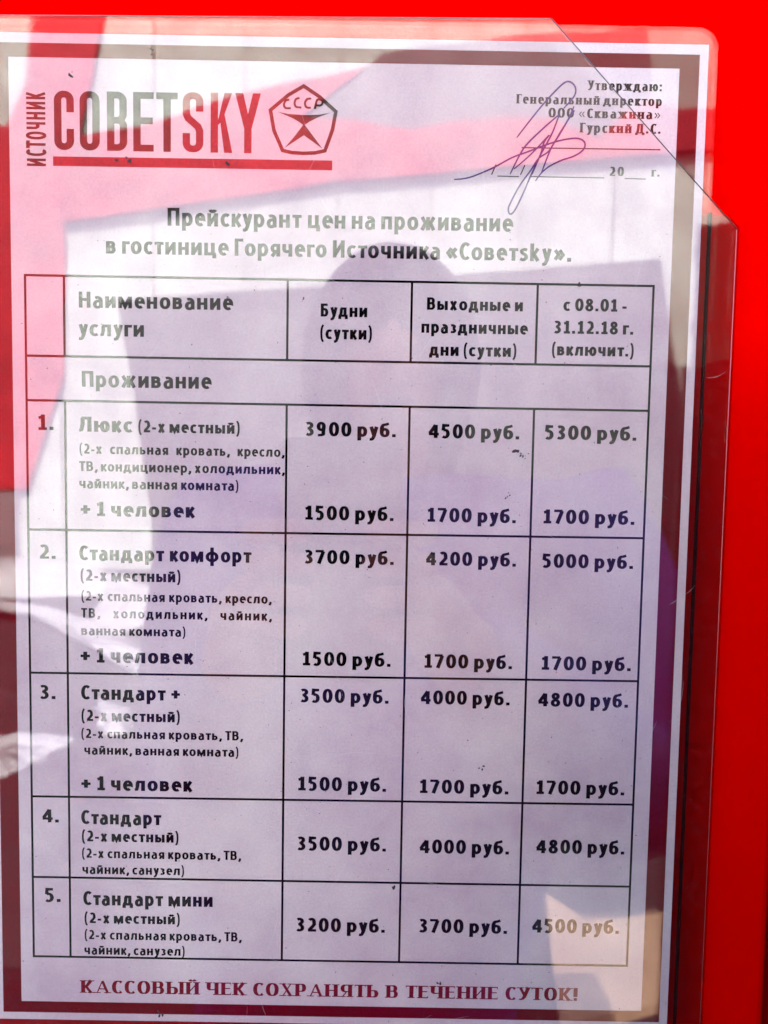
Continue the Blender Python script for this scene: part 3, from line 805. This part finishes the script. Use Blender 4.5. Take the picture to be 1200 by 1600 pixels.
J = {'pelvis': (L3(.0, -.54, -.62), .11), 'waist': (L3(.0, -.53, -.42), .11), 'chest': (L3(.02, -.60, -.18), .13), 'neck': (L3(.02, -.65, .0), .055), 'jaw': (L3(.02, -.62, .09), .06), 'skull': (L3(.02, -.64, .165), .085)}
K = chain('pelvis', 'waist', 'chest', 'neck', 'jaw', 'skull')
body = {}
for s, sx in (('l', -1), ('r', 1)):
    hx = .02 + sx * .20
    wr = L3(-.012 + sx * .062, -.285, -.085)
    body[s] = (L3(hx, -.62, -.06), L3(-.115 if sx < 0 else .235, -.43, -.30 if sx < 0 else -.27), wr)
    J['shoulder' + s] = (body[s][0], .065); J['elbow' + s] = (body[s][1], .045); J['wrist' + s] = (wr, .028)
    palm = L3(-.012 + sx * .055, -.262, -.045)
    J['palm' + s] = (palm, (.026, .016))
    K += chain('chest', 'shoulder' + s, 'elbow' + s, 'wrist' + s, 'palm' + s)
    J['hip' + s] = (L3(sx * .09, -.55, -.70), .10); J['knee' + s] = (L3(sx * .10, -.56, -1.02), .07); J['ankle' + s] = (L3(sx * .11, -.60, -1.42), .045)
    K += chain('pelvis', 'hip' + s, 'knee' + s, 'ankle' + s)
skin('body', J, K, M['skin'], person)
for s, sx in (('l', -1), ('r', 1)):   # four fingers curl round the phone's back edge, the thumb lies on its screen side
    for f in range(4):
        z = -.075 + f * .019
        ln = (.9, 1.0, 1.08, .98)[f]
        ex = -.012 + sx * .040
        skin('finger', {'a': (L3(-.012 + sx * .055, -.256, z), .0088), 'b': (L3(ex + sx * .006, -.2405, z + .002), .0082), 'c': (L3(ex - sx * .014 * ln, -.2325, z + .003), .0075), 'd': (L3(ex - sx * .026 * ln, -.2335, z + .003), .0062)}, chain('a', 'b', 'c', 'd'), M['skin'], person, 1)
    skin('thumb', {'a': (L3(-.012 + sx * .055, -.268, -.06), .0105), 'b': (L3(-.012 + sx * .043, -.262, -.035), .0095), 'c': (L3(-.012 + sx * .025, -.2595, -.022), .0075)}, chain('a', 'b', 'c'), M['skin'], person, 1)
# face: nose, mouth, eyes, ears are under the hood
skin('nose', {'a': (L3(.02, -.552, .115), .013), 'b': (L3(.02, -.560, .145), .009), 'c': (L3(.02, -.566, .165), .006)}, chain('a', 'b', 'c'), M['skin'], person, 1)
skin('mouth', {'a': (L3(-.003, -.566, .085), .005), 'b': (L3(.02, -.560, .083), .007), 'c': (L3(.043, -.566, .085), .005)}, chain('a', 'b', 'c'), M['boots'], person, 1)
for sx in (-1, 1):
    me = bpy.data.meshes.new('eye'); bm = bmesh.new(); bmesh.ops.create_uvsphere(bm, u_segments=12, v_segments=8, radius=.012); bm.to_mesh(me); bm.free()
    me.materials.append(M['eye']); o = bpy.data.objects.new('eye', me); COL.objects.link(o); o.parent = person; o.location = L3(.02 + sx * .031, -.568, .152)
# coat: torso and sleeves, padded
J = {'hem': (L3(-.01, -.55, -.85), (.175, .165)), 'hips': (L3(-.01, -.53, -.62), (.17, .165)), 'waist': (L3(-.005, -.53, -.42), (.165, .155)), 'chest': (L3(.02, -.59, -.18), (.19, .15)), 'collar': (L3(.02, -.66, -.03), (.11, .10))}
K = chain('hem', 'hips', 'waist', 'chest', 'collar')
for s, sx in (('l', -1), ('r', 1)):
    A, B, C = (Vector(v) for v in body[s])
    J['sh' + s] = (A, .088); J['ua' + s] = (A.lerp(B, .5), .082); J['el' + s] = (B, .075); J['fa' + s] = (B.lerp(C, .55), .060); J['cuff' + s] = (B.lerp(C, .93), .043)
    K += chain('chest', 'sh' + s, 'ua' + s, 'el' + s, 'fa' + s, 'cuff' + s)
skin('coat', J, K, M['coat'], person)
# hood: open shell round the head
V = []; F = []
nu, nv = 28, 18
for i in range(nv + 1):
    th_ = math.pi * i / nv
    for j in range(nu):
        ph = 2 * math.pi * j / nu
        V.append((.098 * math.sin(th_) * math.cos(ph), -.01 + .118 * math.sin(th_) * math.sin(ph), .135 * math.cos(th_) - (.02 if i > nv * .7 else 0)))
for i in range(nv):
    for j in range(nu):
        ph = (j + .5) / nu; thc = (i + .5) / nv
        if abs(ph - .25) < .115 and .22 < thc < .80: continue     # face opening toward +Y
        F.append([i*nu + j, (i+1)*nu + j, (i+1)*nu + (j+1) % nu, i*nu + (j+1) % nu])
hd = mesh_obj('hood', V, F, M['hood_cloth'], person, L3(.02, -.645, .125), True)
m = hd.modifiers.new('thick', 'SOLIDIFY'); m.thickness = .012
skin('trousers', dict([('pelvis', (L3(.0, -.55, -.68), (.15, .13)))] + [(n_ + s, (L3(sx * dx, yy, zz), r)) for s, sx in (('l', -1), ('r', 1)) for n_, dx, yy, zz, r in (('hip', .09, -.55, -.78, .105), ('knee', .10, -.56, -1.04, .085), ('cuff', .11, -.60, -1.38, .072))]),
     chain('pelvis', 'hipl', 'kneel', 'cuffl') + chain('pelvis', 'hipr', 'kneer', 'cuffr'), M['trousers'], person)
for sx in (-1, 1):
    skin('boot', {'shaft': (L3(sx * .11, -.605, -1.36), .062), 'ankle': (L3(sx * .11, -.605, -1.43), .056), 'ball': (L3(sx * .12, -.51, -1.455), (.050, .044)), 'toe': (L3(sx * .12, -.45, -1.462), (.042, .036))}, chain('shaft', 'ankle', 'ball', 'toe'), M['boots'], person)

ph = empty('mobile_phone', (-0.012, -0.2475, -0.035), 'slim dark phone held upright in front of the person, its back to the price list', 'phone')
V, F = prism_xz(rrect(-.037, .037, -.075, .075, .009), -.004, .004)
o = mesh_obj('case', V, F, M['phone_case'], ph); m = o.modifiers.new('bevel', 'BEVEL'); m.width = .0015; m.segments = 3; m.limit_method = 'ANGLE'
V, F = prism_xz(rrect(-.034, .034, -.071, .071, .006), -.0046, -.0041)
mesh_obj('screen', V, F, M['lens_glass'], ph)
V, F = prism_xz(rrect(.017, .034, .040, .070, .006), .0041, .0052)
mesh_obj('camera_bump', V, F, M['lens_glass'], ph)
